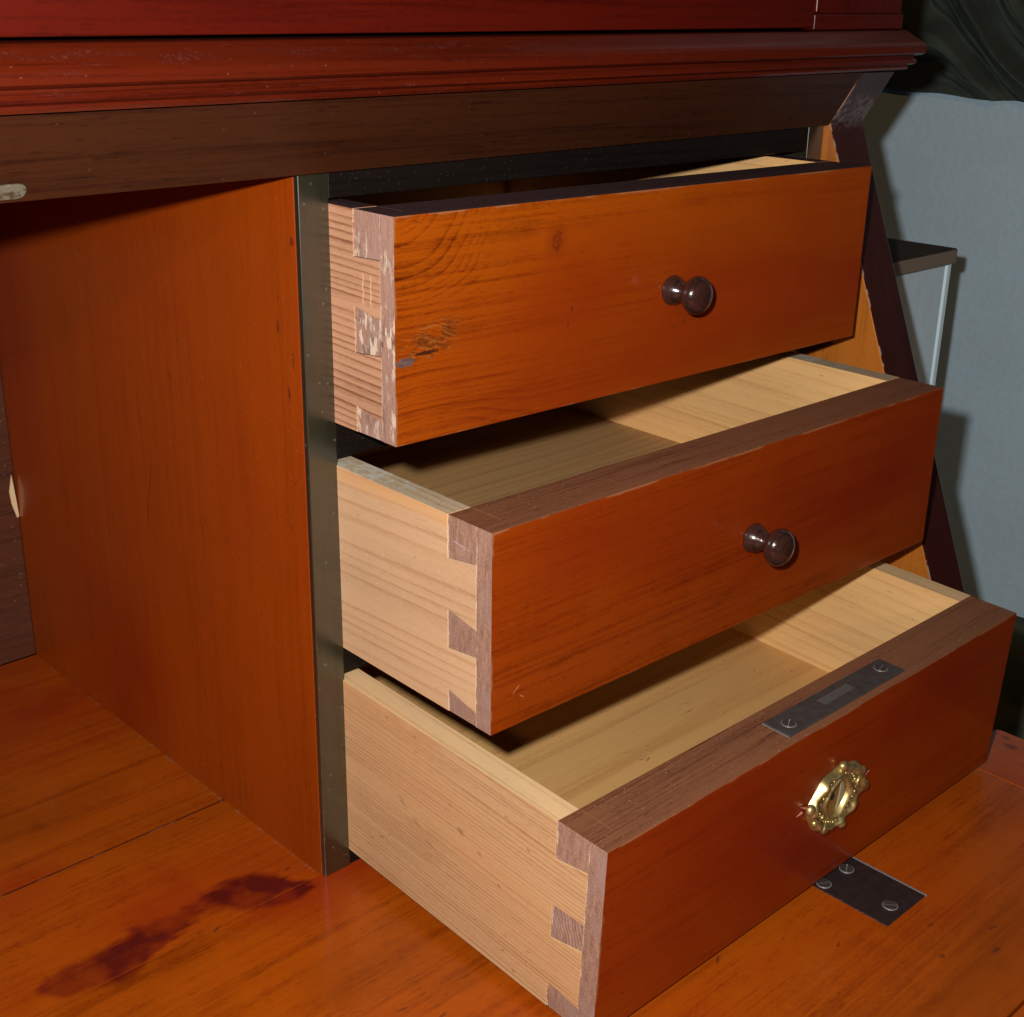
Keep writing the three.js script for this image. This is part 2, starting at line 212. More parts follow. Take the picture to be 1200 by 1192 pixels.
const fasciaWood = wood(1600, 90, 1.14, 0.06, { ...MAHOG, base: [0.042, 0.0115, 0.0035], dark: [0.013, 0.0028, 0.0015], tint: [0.022, 0.0045, 0.0025], seed: 83, rough: 0.48, px: 5, py: 40 }, all(nicks([...randomNicks(84, 60, 1.14, 0.06, [0.02, 0.006, 0.004], 0.0014)]), specks(35, 0.0005, [0.12, 0.075, 0.05])), { specularIntensity: 0.35 });
const dustBand = (X, Y, s) => { const n = hash(Math.floor(X * 1500), Math.floor(Y * 1500)); const k = 0.4 * smooth(0.5, 0.75, fbm(X * 60, Y * 300, 4) - 0.1 + 0.22 * Math.exp(-Math.pow((Y - 0.0345) / 0.003, 2))); s.c = mix(s.c, n > 0.86 ? [0.2, 0.1, 0.09] : [0.04, 0.008, 0.007], k * (n > 0.86 ? 0.4 : 0.5)); s.r += 0.25 * k; };
const mouldWood = wood(1600, 110, 1.14, 0.06, { ...REDS, seed: 86 }, all(dustBand, specks(37, 0.0004, [0.2, 0.1, 0.08])), { clearcoat: 0.35, clearcoatRoughness: 0.18, specularIntensity: 0.5 });
const upperWood = wood(1400, 360, 1.14, 0.3, { ...REDS, base: [0.075, 0.005, 0.002], seed: 88, cloud: 0.5 }, specks(39, 0.0002, [0.2, 0.1, 0.09]), { clearcoat: 0.15, clearcoatRoughness: 0.15, specularIntensity: 0.5 });
const darkWood = (seed, base, rough) => wood(420, 420, 0.45, 0.45, { ...MAHOG, base, dark: base.map((v) => v * 0.4), tint: base.map((v) => v * 0.65), seed, rough, fibre: 0.5, bump: 0.00005 }, specks(41 + seed, 0.0035, [0.2, 0.17, 0.14]), { specularIntensity: 1, ior: 2.05, clearcoat: 0.5, clearcoatRoughness: 0.22 });
const postWood = darkWood(91, [0.018, 0.0175, 0.0085], 0.3);
const railWood = wood(900, 100, 0.45, 0.05, { ...MAHOG, base: [0.0075, 0.005, 0.004], dark: [0.003, 0.002, 0.0015], tint: [0.005, 0.003, 0.0025], seed: 93, rough: 0.42 }, all(specks(43, 0.006, [0.1, 0.08, 0.07]), scratchPale(0.26, 0.03, 0.003, 0.0006, 0.4, 0.7, [0.3, 0.1, 0.1])));
const edgeWood = wood(900, 120, 1.2, 0.06, { ...MAHOG, base: [0.04, 0.008, 0.006], dark: [0.016, 0.003, 0.0025], tint: [0.026, 0.005, 0.004], seed: 95, rough: 0.36 }, all(specks(45, 0.002, [0.2, 0.12, 0.11]), (X, Y, s) => { const z = 1 - smooth(0.004, 0.016, Math.abs(X - 0.43)), k = smooth(0.44, 0.72, fbm(X * 620 - Y * 380, Y * 300 + X * 180, 5) + 0.1 * z) * z; s.c = mix(s.c, [0.2, 0.17, 0.165], k * 0.7); s.r += 0.4 * k; const e = (1 - smooth(0.0008, 0.0016, Y)) * smooth(0.45, 0.6, fbm(X * 260, 2, 3)); s.c = mix(s.c, [0.5, 0.38, 0.32], 0.6 * e); }), { clearcoat: 0.3, clearcoatRoughness: 0.2 });
const carcassWood = wood(700, 500, 1.3, 0.6, { ...MAHOG, base: [0.09, 0.025, 0.014], seed: 97 });

// room
const wallPaint = texture(1024, 1024, 0.9, 0.9, (X, Y) => {
  const n = fbm(X * 220, Y * 220, 4), f = fbm(X * 16, Y * 16, 3), g = noise(X * 900, Y * 900);
  const k = 0.94 + (n - 0.5) * 0.1 + (f - 0.5) * 0.08;
  return [0.46 * k, 0.61 * k, 0.71 * k, 0.5 + (n - 0.5) * 0.9 + (g - 0.5) * 0.2, 0.86];
}, 0.0005);
const cloth = texture(512, 512, 0.3, 0.3, (X, Y) => {
  const a = Math.sin(X * 5200) * 0.5 + 0.5, b = Math.sin(Y * 5200) * 0.5 + 0.5, n = fbm(X * 30, Y * 30, 3), k = 0.75 + 0.5 * (n - 0.5) + 0.15 * (a * b);
  return [0.052 * k, 0.066 * k, 0.054 * k, 0.5 * (a + b), 0.75];
}, 0.0003, { sheen: 0.5, sheenRoughness: 0.5, sheenColor: new THREE.Color(0.12, 0.14, 0.12), side: THREE.DoubleSide });
const carpet = texture(512, 512, 0.5, 0.5, (X, Y) => { const n = fbm(X * 300, Y * 300, 3), k = 0.7 + 0.6 * n; return [0.12 * k, 0.1 * k, 0.08 * k, n, 0.95]; }, 0.003);
const greyPaint = texture(512, 512, 0.4, 0.4, (X, Y) => { const n = fbm(X * 120, Y * 120, 4), f = fbm(X * 12, Y * 12, 3), k = 0.92 + (n - 0.5) * 0.1 + (f - 0.5) * 0.25; return [0.52 * k, 0.66 * k, 0.76 * k, n, 0.5]; }, 0.0003);
const whitePaint = new THREE.MeshStandardMaterial({ color: new THREE.Color().setRGB(0.6, 0.78, 0.88), roughness: 0.45 });
const capWood = wood(400, 300, 0.4, 0.4, { ...MAHOG, base: [0.06, 0.04, 0.024], dark: [0.025, 0.014, 0.009], tint: [0.045, 0.027, 0.016], seed: 99 });
const capEdge = new THREE.MeshStandardMaterial({ color: new THREE.Color().setRGB(0.17, 0.13, 0.09), roughness: 0.6 });

// metals
const metalTex = (c, seed, r0, rust) => texture(256, 256, 0.06, 0.06, (X, Y) => {
  const n = fbm(X * 260 + seed, Y * 260, 4), s = noise(X * 2400 + seed, Y * 300), q = smooth(0.55, 0.75, fbm(X * 120 + seed, Y * 120 + 4, 4));
  const k = 0.8 + 0.4 * n + 0.16 * (s - 0.5); const m = mix([c[0] * k, c[1] * k, c[2] * k], rust, q * 0.6);
  return [...m, 0.5 + (s - 0.5) * 0.4 - q * 0.3, r0 + q * 0.2 + (n - 0.5) * 0.15];
}, 0.0001, { metalness: 0.75 });
const steel = metalTex([0.14, 0.135, 0.13], 3, 0.42, [0.09, 0.07, 0.06]);
const steelDark = metalTex([0.07, 0.05, 0.05], 8, 0.4, [0.045, 0.03, 0.028]);
const steelEdge = new THREE.MeshPhysicalMaterial({ color: new THREE.Color().setRGB(0.27, 0.25, 0.245), metalness: 0.4, roughness: 0.42 });
const boltMat = new THREE.MeshStandardMaterial({ color: new THREE.Color().setRGB(0.085, 0.08, 0.078), metalness: 0.15, roughness: 0.6 });
const screwHead = new THREE.MeshPhysicalMaterial({ color: new THREE.Color().setRGB(0.09, 0.075, 0.072), metalness: 0.6, roughness: 0.4 });
const brass = texture(256, 256, 0.06, 0.06, (X, Y) => { const n = fbm(X * 240, Y * 240, 4), k = 0.75 + 0.5 * n; const c = mix([0.5 * k, 0.4 * k, 0.17 * k], [0.16, 0.12, 0.045], smooth(0.55, 0.75, fbm(X * 150 + 7, Y * 150, 4)) * 0.6); return [...c, n, 0.3 + 0.15 * n]; }, 0.0003, { metalness: 0.85 });
const brassDark = new THREE.MeshStandardMaterial({ color: new THREE.Color().setRGB(0.3, 0.19, 0.05), metalness: 0.5, roughness: 0.5 });
const slotGreen = new THREE.MeshStandardMaterial({ color: new THREE.Color().setRGB(0.42, 0.44, 0.3), metalness: 0.5, roughness: 0.4 });
const copper = new THREE.MeshStandardMaterial({ color: new THREE.Color().setRGB(0.5, 0.2, 0.14), metalness: 0.3, roughness: 0.5 });
const hollow = new THREE.MeshStandardMaterial({ color: new THREE.Color().setRGB(0.012, 0.01, 0.009), roughness: 0.9 });
const knobWood = wood(256, 256, 0.06, 0.06, { ...MAHOG, base: [0.04, 0.015, 0.011], dark: [0.012, 0.005, 0.004], tint: [0.026, 0.009, 0.007], seed: 101, rough: 0.26, wy: 60, spacing: 0.003 }, specks(47, 0.004, [0.1, 0.07, 0.07]), { clearcoat: 0.9, clearcoatRoughness: 0.12, ior: 1.6 });
const veneer = new THREE.MeshStandardMaterial({ color: new THREE.Color().setRGB(0.62, 0.46, 0.27), roughness: 0.8 });
const chipPaint = texture(128, 64, 0.06, 0.02, (X, Y) => { const n = fbm(X * 300, Y * 300, 4); const c = mix([0.15, 0.135, 0.095], [0.07, 0.045, 0.025], smooth(0.5, 0.7, n)); return [...c, n, 0.6]; }, 0.0004, { metalness: 0.3 });
const greenCloth = texture(256, 256, 0.3, 0.3, (X, Y) => { const n = fbm(X * 60, Y * 60, 4), g = noise(X * 1200, Y * 1200), k = 0.7 + 0.6 * n; const leaf = smooth(0.52, 0.6, fbm(X * 14 + 2, Y * 11, 3)); return [...mix([0.05 * k, 0.055 * k, 0.042 * k], [0.09, 0.09, 0.035], leaf * 0.6), g, 0.9]; }, 0.001);

// ---------------------------------------------------------------- geometry helpers
const names = new Map();
function numbered(name) { const n = names.get(name) ?? 0; names.set(name, n + 1); return n ? `${name}_${String(n).padStart(3, '0')}` : name; }
function thing(name, label, category, group) {
  const o = new THREE.Group(); o.name = numbered(name); o.userData = { label, category }; if (group) o.userData.group = group; scene.add(o); return o;
}
function part(name, geo, mat, parent, label) {
  const m = new THREE.Mesh(geo, mat); m.name = name; m.castShadow = m.receiveShadow = true; if (label) m.userData.label = label; parent.add(m); return m;
}
// texture coordinates from positions: g = grain axis; origin = where u, v start; W, H = size that the texture covers
function uvs(geo, mat, g, o = [0, 0, 0], du = 0, dv = 0) {
  if (geo.index) geo = geo.toNonIndexed();
  const p = geo.attributes.position, n = geo.attributes.normal, uv = new Float32Array(p.count * 2), ax = 'xyz'.indexOf(g), Wm = mat.userData.W ?? 0.1, Hm = mat.userData.H ?? 0.1;
  for (let t = 0; t < p.count; t += 3) {
    const s = [0, 0, 0];
    for (let k = 0; k < 3; k++) { s[0] += Math.abs(n.getX(t + k)); s[1] += Math.abs(n.getY(t + k)); s[2] += Math.abs(n.getZ(t + k)); }
    const na = s[0] >= s[1] && s[0] >= s[2] ? 0 : s[1] >= s[2] ? 1 : 2;
    const ua = na === ax ? (ax + 1) % 3 : ax, va = 3 - ua - na;
    for (let k = 0; k < 3; k++) {
      const q = [p.getX(t + k), p.getY(t + k), p.getZ(t + k)];
      uv[(t + k) * 2] = (q[ua] - o[ua] + du) / Wm; uv[(t + k) * 2 + 1] = (q[va] - o[va] + dv) / Hm;
    }
  }
  geo.setAttribute('uv', new THREE.BufferAttribute(uv, 2)); return geo;
}
function box(x0, x1, y0, y1, z0, z1, r = 0.0008) {
  const g = new RoundedBoxGeometry(x1 - x0, y1 - y0, z1 - z0, 2, Math.min(r, (x1 - x0) / 2.2, (y1 - y0) / 2.2, (z1 - z0) / 2.2));
  g.translate((x0 + x1) / 2, (y0 + y1) / 2, (z0 + z1) / 2); return g;
}
function wbox(name, x0, x1, y0, y1, z0, z1, mat, g, parent, o, r = 0.0008, label) { return part(name, uvs(box(x0, x1, y0, y1, z0, z1, r), mat, g, o ?? [x0, y0, z0]), mat, parent, label); }
const poly = (pts) => { const s = new THREE.Shape(); pts.forEach(([a, b], i) => i ? s.lineTo(a, b) : s.moveTo(a, b)); s.closePath(); return s; };
// a polygon in (z, y) swept from x0 to x1
function prismX(pts, x0, x1, bev = 0.0005) {
  const g = new THREE.ExtrudeGeometry(poly(pts.map(([z, y]) => [-z, y])), { depth: x1 - x0 - 2 * bev, bevelEnabled: bev > 0, bevelThickness: bev, bevelSize: bev, bevelOffset: -bev, bevelSegments: 2, curveSegments: 8 });
  g.rotateY(Math.PI / 2); g.translate(x0 + bev, 0, 0); return g;
}
// a polygon in (x, z) swept from y0 to y1
function prismY(pts, y0, y1, bev = 0.0006) {
  const g = new THREE.ExtrudeGeometry(poly(pts.map(([x, z]) => [x, -z])), { depth: y1 - y0 - 2 * bev, bevelEnabled: true, bevelThickness: bev, bevelSize: bev, bevelOffset: -bev, bevelSegments: 2 });
  g.rotateX(-Math.PI / 2); g.translate(0, y0 + bev, 0); return g;
}
// sorts triangles into material groups by pick(normal, centre)
function grouped(geo, mats, grains, origins, pick) {
  if (geo.index) geo = geo.toNonIndexed();
  const p = geo.attributes.position, sets = mats.map(() => []), a = new THREE.Vector3(), b = new THREE.Vector3(), c = new THREE.Vector3();
  for (let t = 0; t < p.count; t += 3) {
    a.fromBufferAttribute(p, t); b.fromBufferAttribute(p, t + 1); c.fromBufferAttribute(p, t + 2);
    const m = a.clone().add(b).add(c).divideScalar(3), n = b.sub(a).cross(c.sub(a)).normalize(); sets[pick(n, m)].push(t);
  }
  const parts = sets.map((s, i) => {
    const g = new THREE.BufferGeometry(), pos = [], nor = [];
    for (const t of s) for (let k = 0; k < 3; k++) { pos.push(p.getX(t + k), p.getY(t + k), p.getZ(t + k)); nor.push(geo.attributes.normal.getX(t + k), geo.attributes.normal.getY(t + k), geo.attributes.normal.getZ(t + k)); }
    g.setAttribute('position', new THREE.Float32BufferAttribute(pos, 3)); g.setAttribute('normal', new THREE.Float32BufferAttribute(nor, 3));
    return uvs(g, mats[i], grains[i], origins[i]);
  });
  const out = mergeGeometries(parts, true); return out;
}

// ---------------------------------------------------------------- the setting
{
  const wall = part('wall', uvs(box(1.05, 1.09, -1.1, 1.4, -1.3, 0.3, 0.001), wallPaint, 'z'), wallPaint, scene); wall.userData.kind = 'structure';
  const fl = part('floor', uvs(box(-1.4, 1.05, -1.12, -1.1, -1.3, 1.6, 0.001), carpet, 'x'), carpet, scene); fl.userData.kind = 'structure';
}

// ---------------------------------------------------------------- the desk carcass
const desk = thing('writing_desk', 'old reddish brown writing desk with lowered flap, open pigeonhole and dark cornice', 'desk');
const XP0 = -0.0148, XP1 = 0.0044, XR0 = 0.4202, XS = 0.4383, XO = 0.48, ZB = -0.395, ROLL = 0.0086;
wbox('floor_board', XB, XS, -0.02, -0.0005, ZB, -0.1132, boardA, 'x', desk, [XB, -0.02, ZB], 0.00012);
wbox('floor_board', XB, XS, -0.02, 0, -0.1118, -0.00486, boardB, 'x', desk, [XB, -0.02, -0.112], 0.00015);
wbox('floor_board', XB, XS, -0.02, 0, -0.0048, 0.184, boardC, 'x', desk, [XB, -0.02, -0.0049], 0.0001);
wbox('back_panel', XB, XP0, 0.0002, 0.42, ZB - 0.012, ZB, backWood, 'x', desk, [XB, 0, ZB], 0.0005);
wbox('back_panel', XP0 + 0.012, XS, 0.0002, 0.42, ZB - 0.012, ZB, backWood, 'x', desk, [XB, 0, ZB], 0.0005);
{ // small loose chip of pale veneer in the corner of the pigeonhole
  const g = prismY([[0, 0], [0.0022, 0], [0.0022, 0.001], [0, 0.001]], 0, 0.01, 0.0001);
  const s = new THREE.ExtrudeGeometry(poly([[0, 0.035], [-0.003, 0.022], [-0.0024, 0.012], [0.0006, 0.0], [0.0022, 0.001], [0.0014, 0.016]]), { depth: 0.0012, bevelEnabled: false }); g.dispose();
  s.translate(XP0 - 0.0026, 0.119, ZB + 0.0004); part('veneer_chip', s, veneer, desk, 'cream sliver of bare veneer in the corner');
}
wbox('partition', XP0, XP1 - 0.006, 0.0002, 0.421, ZB, -0.0035, partitionWood, 'y', desk, [XP0, 0, ZB], 0.0002);
wbox('partition_lining', XP1 - 0.0055, XP1 - 0.0005, 0.0002, 0.402, ZB, -0.0205, railWood, 'y', desk, [XP0, 0, ZB], 0.0005);
wbox('post', XP0 + 0.0004, XP1, 0.0004, 0.4205, -0.0195, 0, postWood, 'y', desk, [XP0, 0, -0.02], 0.0007);
wbox('post', XR0, XS - 0.0003, 0.0004, 0.4205, -0.0195, 0, postWood, 'y', desk, [XR0 - 0.1, 0, -0.02], 0.0007);
wbox('rail', XP1, XR0, 0.0004, 0.0105, -0.36, -0.0008, railWood, 'x', desk, [0, 0, -0.03], 0.0005);
wbox('rail', XP1, XR0, 0.132, 0.1475, -0.38, -0.0008, railWood, 'x', desk, [0, 0.11, -0.03], 0.0007);
wbox('rail', XP1, XR0, 0.2635, 0.2825, -0.38, -0.0008, railWood, 'x', desk, [0, 0.25, -0.03], 0.0007);
wbox('rail', XP1, XR0, 0.4027, 0.4205, -0.38, -0.0006, railWood, 'x', desk, [0, 0.39, -0.03], 0.0007);
wbox('top_board', XB, XS, 0.4215, 0.45, ZB, -0.001, railWood, 'x', desk, null, 0.0005);
{ // right side: slanted front edge, lip below the cornice
  const zl = (y) => 0.0069 + (0.4191 - y) * 0.393;
  const pts = [[-0.42, 0.4562], [-0.42, -1.06], [0.166, -1.06], [0.166, -0.012], [zl(0.0), 0.0], [0.0047, 0.4208], [0.0268, 0.4562], [0.0, 0.4562]];
  const g = prismX(pts, XS, XO, 0.0012);
  const og = grouped(g, [innerSide, edgeWood, carcassWood], ['y', 'y', 'y'], [[XS, 0, -0.4], [XS, 0, 0], [XS, -1.1, -0.45]], (n, m) => n.x < -0.9 && m.y > -2 ? 0 : (m.z > -0.4 && (n.z > 0.3) ? 1 : 2));
  part('side_panel', og, [innerSide, edgeWood, carcassWood], desk);
  const lp = [[-0.42, 0.4562], [-0.42, -1.06], [0.166, -1.06], [0.166, -0.012], [zl(0.0), 0.0], [0.0047, 0.4208], [0.0268, 0.4562], [0.0, 0.4562]];
  part('side_panel', uvs(prismX(lp, XB - 0.042, XB - 0.001, 0.0012), carcassWood, 'y', [XB, -1.1, -0.45]), carcassWood, desk);
  wbox('apron_panel', XB, XS - 0.0005, -1.06, -0.022, 0.13, 0.158, carcassWood, 'x', desk, null, 0.001);
}
{ // fascia board under the cornice, leaning forward to its top
  const g = prismX([[0.0012, 0.4163], [0.0042, 0.4163], [0.0272, 0.4529], [0.0012, 0.4529]], XB, XS + 0.0033, 0.0004);
  const f = part('fascia', uvs(g, fasciaWood, 'x', [XB, 0.405, 0]), fasciaWood, desk); f.rotation.z = ROLL;
  const s = new THREE.Shape(); s.moveTo(-0.03, -0.0034); s.lineTo(0.021, -0.0034); s.quadraticCurveTo(0.0252, -0.0034, 0.0252, 0); s.quadraticCurveTo(0.0252, 0.0034, 0.021, 0.0034); s.lineTo(-0.03, 0.0034);
  const sg = new THREE.ExtrudeGeometry(s, { depth: 0.0008, bevelEnabled: true, bevelThickness: 0.0003, bevelSize: 0.0003, bevelSegments: 2 });
  const st = part('strike_plate', uvs(sg, chipPaint, 'x', [-0.03, -0.004, 0]), chipPaint, f, 'pale worn metal strike plate let into the fascia');
  const lean = Math.atan2(0.0272 - 0.0042, 0.4529 - 0.4163);
  st.position.set(-0.178, 0.4214, 0.0042 + (0.4214 - 0.4163) * Math.tan(lean) - 0.0002); st.rotation.x = lean;
}
{ // cornice moulding mitred round the right end
  const prof = [[-0.06, 0.4535], [0.0015, 0.4535], [0.0038, 0.4538], [0.0046, 0.4552], [0.004, 0.4566], [0.0062, 0.457], [0.0082, 0.458], [0.0086, 0.4595], [0.0078, 0.461], [0.0066, 0.4617], [0.0066, 0.4631], [0.0108, 0.4636], [0.0126, 0.465], [0.0129, 0.468], [0.0126, 0.4703], [0.0112, 0.4722], [0.0078, 0.4748], [0.0046, 0.4775], [0.002, 0.4797], [0.0, 0.4804], [-0.06, 0.4806]];
  const ZP = 0.0265, XC = 0.489, pos = [], uv = []; let L = 0;
  for (let i = 0; i < prof.length - 1; i++) {
    const [o0, y0] = prof[i], [o1, y1] = prof[i + 1], l1 = L + Math.hypot(o1 - o0, y1 - y0);
    const quad = (A, B, C, D, ua, ub) => { pos.push(...A, ...B, ...C, ...A, ...C, ...D); uv.push(ua / 1.14, L / 0.06, ub / 1.14, L / 0.06, ub / 1.14, l1 / 0.06, ua / 1.14, L / 0.06, ub / 1.14, l1 / 0.06, ua / 1.14, l1 / 0.06); };
    if (i > 0 && i < prof.length - 2) L = L; 
    const a0 = Math.max(o0, -0.02), a1 = Math.max(o1, -0.02);
    quad([XB, y0, ZP + a0], [XC + a0, y0, ZP + a0], [XC + a1, y1, ZP + a1], [XB, y1, ZP + a1], 0, 1.12);
    quad([XC + a0, y0, ZP + a0], [XC + a0, y0, -0.42], [XC + a1, y1, -0.42], [XC + a1, y1, ZP + a1], 0, 0.45);
    if (i > 0) L = l1;
  }
  let g = new THREE.BufferGeometry(); g.setAttribute('position', new THREE.Float32BufferAttribute(pos, 3)); g.setAttribute('uv', new THREE.Float32BufferAttribute(uv, 2)); g.computeVertexNormals();
  g = toCreasedNormals(g, 0.7);
  const m = part('cornice_moulding', g, mouldWood, desk); m.rotation.z = ROLL;
  const ub = (name, ...a) => { const q = wbox(name, ...a); q.rotation.z = ROLL; return q; };
  ub('cornice_core', XB, XC - 0.016, 0.4532, 0.4804, -0.42, 0.006, carcassWood, 'x', desk, null, 0.0005);
  ub('cabinet_panel', XB, 0.3795, 0.4822, 0.78, -0.02, 0.0262, upperWood, 'x', desk, [XB, 0.4822, 0], 0.0008);
  ub('plinth', 0.3815, XC, 0.4808, 0.4905, -0.42, 0.0258, upperWood, 'x', desk, [XB, 0.3, 0], 0.0008);
  ub('bead_moulding', 0.3806, 0.3842, 0.491, 0.78, 0.016, 0.0275, upperWood, 'y', desk, [0.2, 0.4, 0], 0.0015);
  ub('stile', 0.3848, XC - 0.0004, 0.4908, 0.78, -0.42, 0.0238, upperWood, 'y', desk, [0.2, 0.4, 0], 0.0008);
  ub('cabinet_back', XB, 0.379, 0.4815, 0.78, -0.42, -0.021, carcassWood, 'x', desk, null, 0.0005);
}

// slotted screw head, flat side up (+y), centre at the origin
function screwGeometry(r) {
  const half = (sgn) => { const s = new THREE.Shape(), w = r * 0.13, a0 = Math.asin(w / r); s.absarc(0, 0, r * 0.86, a0, Math.PI - a0, false); s.closePath(); const g = new THREE.ExtrudeGeometry(s, { depth: 0.0006, bevelEnabled: true, bevelThickness: 0.0003, bevelSize: 0.00025, bevelSegments: 2, curveSegments: 18 }); if (sgn < 0) g.rotateZ(Math.PI); return g; };
  const ring = new THREE.TorusGeometry(r * 0.98, r * 0.085, 6, 36); ring.translate(0, 0, 0.0002); const bar = new THREE.BoxGeometry(r * 1.6, r * 0.2, 0.0004); bar.translate(0, 0, 0.0003);
  const rest = mergeGeometries([ring.toNonIndexed(), bar.toNonIndexed()]); const parts = [half(1), half(-1), rest].map((g) => { const q = g.index ? g.toNonIndexed() : g; return q; });
  const g = mergeGeometries([mergeGeometries(parts.slice(0, 2)), parts[2]], true); g.rotateX(-Math.PI / 2); return g;
}
function screw(x, y, z, r, turn, parent) { const s = part('screw', screwGeometry(r), [screwHead, steelEdge], parent); s.position.set(x, y, z); s.rotation.y = turn; return s; }

{ // the fall flap, lowered to lie level with the desk floor
  const flap = new THREE.Group(); flap.name = 'flap'; desk.add(flap);
  const Z0 = 0.186, XF = 0.3985;
  wbox('flap_board', XB, XF - 0.0003, -0.02, 0, Z0, 0.3377, flapWood, 'x', flap, [XB, -0.02, Z0], 0.0007);
  wbox('flap_board', XB, XF - 0.0003, -0.02, -0.0006, 0.3388, 0.63, flapWoodEnd, 'x', flap, [XB, -0.02, 0.338], 0.001);
  const s = new THREE.Shape(); s.moveTo(XF + 0.0002, -0.63); s.lineTo(0.456, -0.63); s.lineTo(0.4605, -0.62); s.lineTo(0.4605, -0.192); s.quadraticCurveTo(0.4605, -Z0 + 0.0, 0.455, -Z0); s.lineTo(XF + 0.0002, -Z0); s.closePath();
  const g = new THREE.ExtrudeGeometry(s, { depth: 0.0188, bevelEnabled: true, bevelThickness: 0.0006, bevelSize: 0.0006, bevelOffset: -0.0006, bevelSegments: 2 }); g.rotateX(-Math.PI / 2); g.translate(0, -0.0194, 0);
  part('clamp_board', uvs(g, clampWood, 'z', [XF, 0, Z0]), clampWood, flap);
  // hinge leaf let into the flap
  const h = wbox('hinge_plate', 0.1995, 0.2415, -0.002, 0.0006, 0.1875, 0.2552, steelDark, 'x', flap, null, 0.0004, 'dark metal hinge leaf with slotted screws');
  wbox('hinge_edge', 0.2416, 0.2432, -0.002, 0.0004, 0.1875, 0.2556, steelEdge, 'x', flap, null, 0.0002);
  screw(0.2281, 0.0008, 0.2087, 0.0044, 0.5, flap); screw(0.2052, 0.0008, 0.2078, 0.0044, -0.5, flap); screw(0.2167, 0.0008, 0.2463, 0.0044, -0.9, flap);
}

// ---------------------------------------------------------------- the drawers
const T = 0.0338, LAP = 0.0114, TS = 0.0152, DEP = 0.36;
// pins: [upper y at z=-T, lower y at z=-T, upper y at z=-LAP, lower y at z=-LAP]
function drawer(label, pos, rot, h, pins, m) {
  const d = thing('drawer', label, 'drawer', 'three small drawers pulled out in steps');
  d.position.set(...pos); d.rotation.order = 'YXZ'; d.rotation.set(...rot);
  const fg = prismY([[0, 0], [W, 0], [W, -LAP], [W - TS, -LAP], [W - TS, -T], [TS, -T], [TS, -LAP], [0, -LAP]], 0, h, m.arris ?? 0.0004);
  const mats = [m.front, m.top, m.end];
  part('front', grouped(fg, mats, ['x', 'x', 'z'], [[0, 0, 0], [0, 0, -0.035], [0, 0, -0.036]], (n, c) => n.z > 0.5 ? 0 : (Math.abs(n.x) > 0.75 && (c.x < 0.003 || c.x > W - 0.003) ? 2 : 1)), mats, d);
  for (const right of [0, 1]) {
    const x0 = right ? W - TS : 0.0002, x1 = right ? W - 0.0002 : TS, e = 0.0002;
    for (const [a, b, a2, b2] of pins) { const pg = prismX([[-T + 0.0002, b + e], [-LAP, b2 + e], [-LAP, Math.min(a2, h) - e], [-T + 0.0002, Math.min(a, h) - e]], x0 + (right ? 0 : m.pinIn ?? 0.0002), x1, 0); part('dovetail_pin', grouped(pg, [m.end, m.top], ['z', 'x'], [[0, 0, -0.036], [0, 0, -0.035]], (n) => n.y > 0.6 && a >= h ? 1 : 0), [m.end, m.top], d); }
    const pts = [[-DEP, h], [-DEP, 0]], low = [...pins].sort((p, q) => p[1] - q[1]);
    for (const [a, b, a2, b2] of low) {     // walk up the front edge, round each pin
      if (b <= 0.0002) pts.push([-T, 0], [-T, a], [-LAP - 0.0002, a2]);
      else if (a >= h - 0.0002) pts.push([-LAP - 0.0002, b2], [-T, b], [-T, h]);
      else pts.push([-LAP - 0.0002, b2], [-T, b], [-T, a], [-LAP - 0.0002, a2]);
    }
    const sg = prismX(pts.reverse(), right ? W - TS : 0, right ? W : TS, m.sideBevel ?? 0.0003), inner = m.inner;
    const sm = [m.side, inner, m.sideTop];
    part('side', grouped(sg, sm, ['z', 'z', 'z'], [[0, 0, -DEP], [0, 0.01, -DEP], [right ? W - TS : 0, 0, -DEP]], (n) => n.y > 0.6 ? 2 : Math.abs(n.z) > 0.3 || (right ? n.x > 0.2 : n.x < -0.2) ? 0 : 1), sm, d);
  }
  wbox('back', TS, W - TS, 0.004, h - 0.003, -DEP, -DEP + 0.012, pineInner, 'x', d, null, 0.0008);
  wbox('bottom', TS - 0.001, W - TS + 0.001, 0.015, 0.0215, -DEP + 0.0125, -T + 0.001, m.tray, 'x', d, [0, 0, -DEP], 0.0005);
  return d;
}
function knob(d, x, y) {
  const p = [[0.0104, 0.0003], [0.011, 0.0012], [0.0108, 0.0026], [0.0098, 0.0048], [0.0082, 0.0072], [0.0064, 0.0092], [0.0051, 0.0108], [0.0046, 0.0122], [0.0052, 0.0135], [0.0072, 0.0146], [0.0108, 0.016], [0.013, 0.0182], [0.0138, 0.0207], [0.0134, 0.023], [0.012, 0.025], [0.0095, 0.0268], [0.0063, 0.0279], [0.003, 0.0284], [0.0001, 0.0285]];
  const curve = new THREE.SplineCurve(p.map(([r, z]) => new THREE.Vector2(r * 0.82, z * 0.95)));
  const pts = [new THREE.Vector2(0.0001, 0.0001), ...curve.getPoints(70)]; pts[pts.length - 1].x = 0.00005;
  const g = new THREE.LatheGeometry(pts, 48); g.rotateX(Math.PI / 2);
  const k = part('knob', g, knobWood, d, 'turned dark wooden knob'); k.position.set(x, y, 0); k.rotation.z = 0.7; return k;
}
